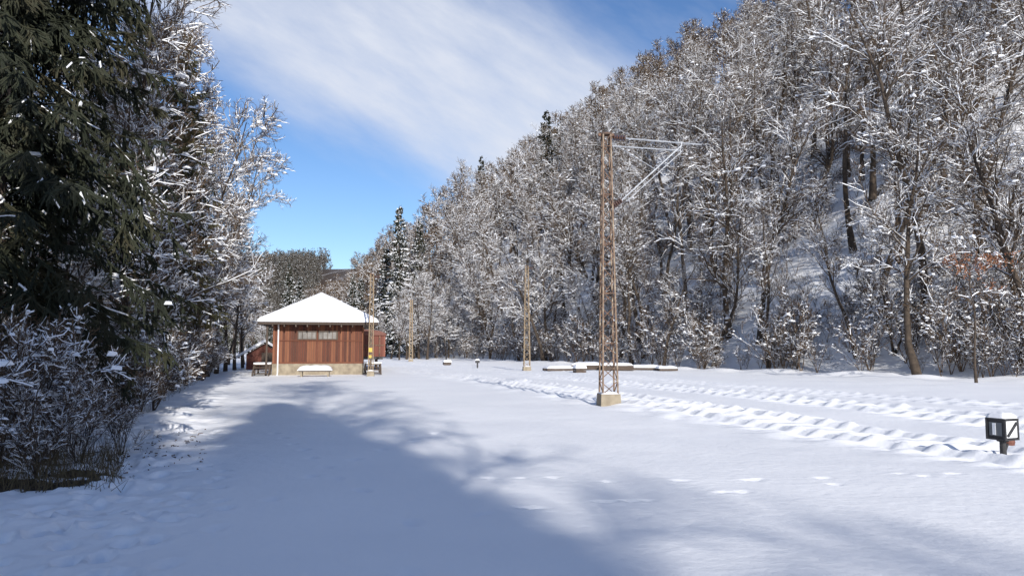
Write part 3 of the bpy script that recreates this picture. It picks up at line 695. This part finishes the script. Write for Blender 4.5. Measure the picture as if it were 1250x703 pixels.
# ------------------------------------------------------------ point indicator
sx_,sy_=G(1225,556); zb=gh(sx_,sy_)
pi=thing('point_indicator','black and white railway point indicator with snow cap at right edge','signal',(sx_,sy_,zb),math.radians(-68))
b=QB(); b.lathe((0,0,-.1),[(.045,0),(.045,.32),(.08,.33),(.08,.36),(0,.36)],12); b.build('post',M['black'],pi)
bz=.28; S_=.275
b=QB(); b.box((0,0,bz+S_/2),(S_,S_,S_)); b.box((0,0,bz-.012),(S_+.03,S_+.03,.022)); b.box((0,0,bz+S_+.012),(S_+.03,S_+.03,.022))
for i in (-1,1):
    for j in (-1,1): b.box((i*S_/2,j*S_/2,bz+S_/2),(.03,.03,S_))
b.build('lantern_box',M['black'],pi)
b=QB(); b.box((S_/2+.005,0,bz+S_/2),(.006,S_-.04,S_-.03)); pw_=b.build('pane',M['white'],pi)
b=QB(); b.bar((S_/2+.012,-.10,bz+.04),(S_/2+.012,.10,bz+S_-.04),.024,4); b.build('black_bar',M['black'],pw_)
b=QB(); b.box((0,-S_/2-.005,bz+S_/2),(S_-.08,.006,S_-.08)); pg_=b.build('pane',M['grey'],pi)
b=QB(); b.box((-.02,-S_/2-.012,bz+S_/2),(.05,.006,S_-.10)); b.build('white_bar',M['white'],pg_)
V,q_=snowlump(S_+.02,S_+.02,.075,5,12); b=QB(); b.add(V+[0,0,bz+S_+.024],q_); b.build('snow_cap',M['snow'],pi,True)
b=QB(); b.tube([(0,0,.05),(-.10,.20,.08),(-.14,.34,.22)],.018,6); b.build('lever',M['black'],pi)
b=QB(); b.lathe((-.14,.34,.14),[(0,0),(.07,.0),(.08,.05),(.07,.10),(0,.10)],12); b.build('counterweight',M['redbit'],pi)
# ------------------------------------------------------------ snowy sleeper stacks etc.
k=0
LB_=['leftmost of the snow covered sleeper stacks beyond the rusty mast','snow covered sleeper stack just left of the rusty mast','snow covered sleeper stack just right of the rusty mast','long dark sleeper stack right of the rusty mast','rightmost snow covered sleeper stack below the slope']
for (px,w,hh) in ((682,2.0,.10),(716,2.2,.26),(752,2.2,.26),(786,2.2,.10),(812,1.3,.10)):
    Yd=54+(k%2)*1.5; x=(px-625)/F*Yd; t=thing('sleeper_stack',LB_[k],'timber stack',(x,Yd,gh(x,Yd)+.0),random.uniform(-.25,.25))
    n=int(hh/.16)+1
    for l in range(n):
        for j in range(3 if l%2==0 else 2):
            b=QB(); b.box((random.uniform(-.2,.2),-.45+j*.42,.12+l*.17),(w,.24,.16),random.uniform(-.06,.06)); b.build('sleeper',M['oldwood'],t)
    V,q_=snowlump(w*1.05,1.2,.20,k*3.1); b=QB(); b.add(V+[0,0,n*.17+.02],q_); b.build('snow_cover',M['snow'],t,True); k+=1
for (px,Yd,lab) in ((546,72,'snow capped dark crate on the yard left of the middle masts'),(707,50,'small snow capped crate left of the rusty mast base')):
    x=(px-625)/F*Yd; t=thing('wooden_crate',lab,'crate',(x,Yd,gh(x,Yd)),.3)
    b=QB(); 
    for l in range(2): b.box((0,0,.08+l*.15),(.7,.6,.13))
    b.build('crate_body',M['oldwood'],t); V,q_=snowlump(.8,.7,.25,px); b=QB(); b.add(V+[0,0,.30],q_); b.build('snow_cap',M['snow'],t,True)
x,Yd=(583-625)/F*62,62.0
t=thing('marker_post','short dark marker post between the far masts','post',(x,Yd,gh(x,Yd)),0); b=QB(); b.box((0,0,.2),(.12,.12,.5)); b.build('post',M['black'],t); b=QB(); b.box((0,-.02,.50),(.36,.06,.2)); b.build('marker_plate',M['black'],t)
V,q_=snowlump(.38,.2,.12,3,8); b=QB(); b.add(V+[0,0,.603],q_); b.build('snow_cap',M['snow'],t,True)
# ------------------------------------------------------------ light, world, camera
d=Vector((math.sin(AZ)*math.cos(EL),math.cos(AZ)*math.cos(EL),-math.sin(EL)))
sl=bpy.data.lights.new('sun','SUN'); sl.energy=5.0; sl.angle=math.radians(.7); sl.color=(1,.95,.88)
so=bpy.data.objects.new('sun',sl); C.objects.link(so); so.rotation_euler=d.to_track_quat('-Z','Y').to_euler()
w=bpy.data.worlds.new('World'); bpy.context.scene.world=w; w.use_nodes=True; nt=w.node_tree
bg=nt.nodes['Background']; bg.inputs[1].default_value=.15
sk=nt.nodes.new('ShaderNodeTexSky'); sk.sky_type='NISHITA'; sk.sun_disc=False; sk.sun_elevation=EL; sk.sun_rotation=math.pi+AZ; sk.air_density=.9; sk.dust_density=.4; sk.ozone_density=3.0
tc=nt.nodes.new('ShaderNodeTexCoord')
def dot(v):
    n=nt.nodes.new('ShaderNodeVectorMath'); n.operation='DOT_PRODUCT'; nt.links.new(tc.outputs['Generated'],n.inputs[0]); n.inputs[1].default_value=v; return n.outputs['Value']
wn=dot((.496,-.264,.826)); wb=dot((-.867,-.151,.472)); wc=dot((0,.952,.305))
cb=nt.nodes.new('ShaderNodeCombineXYZ'); nt.links.new(math_(nt,'MULTIPLY',wn,4.8),cb.inputs[0]); nt.links.new(math_(nt,'MULTIPLY',wb,1.5),cb.inputs[1]); nt.links.new(math_(nt,'MULTIPLY',wc,1.6),cb.inputs[2])
n1=noise(nt,1.8,6,vec=cb.outputs[0],rough=.58); n2=noise(nt,3.8,7,vec=cb.outputs[0],rough=.6)
wv=math_(nt,'ADD',wn,math_(nt,'MULTIPLY_ADD',n1,.16,-.08))
ab=math_(nt,'ABSOLUTE',wv); val=math_(nt,'SUBTRACT',.122,ab)
mr=nt.nodes.new('ShaderNodeMapRange'); mr.interpolation_type='SMOOTHSTEP'; mr.inputs[1].default_value=-.06; mr.inputs[2].default_value=.06; nt.links.new(val,mr.inputs[0])
amt=math_(nt,'MULTIPLY',mr.outputs[0],math_(nt,'MULTIPLY_ADD',n2,1.05,.3))
wis=nt.nodes.new('ShaderNodeMapRange'); wis.inputs[1].default_value=.5; wis.inputs[2].default_value=.85; wis.inputs[4].default_value=.4; nt.links.new(n1,wis.inputs[0])
amt=math_(nt,'MAXIMUM',amt,wis.outputs[0]); amt=math_(nt,'MINIMUM',amt,.93)
hs=nt.nodes.new('ShaderNodeHueSaturation'); hs.inputs['Saturation'].default_value=1.12; hs.inputs['Hue'].default_value=.506; hs.inputs['Value'].default_value=.95; nt.links.new(sk.outputs[0],hs.inputs['Color'])
nt.links.new(mixc(nt,amt,hs.outputs[0],(5.0,5.3,6.0)),bg.inputs[0])
cam=bpy.data.cameras.new('camera'); cam.lens=36*F/1250; cam.clip_end=4000; cam.clip_start=.05
co=bpy.data.objects.new('camera',cam); C.objects.link(co); co.location=(0,0,CH); co.rotation_euler=(math.pi/2+PITCH,0,0)
sc=bpy.context.scene; sc.camera=co
sc.view_settings.view_transform='Standard'; sc.view_settings.look='None'; sc.view_settings.exposure=0
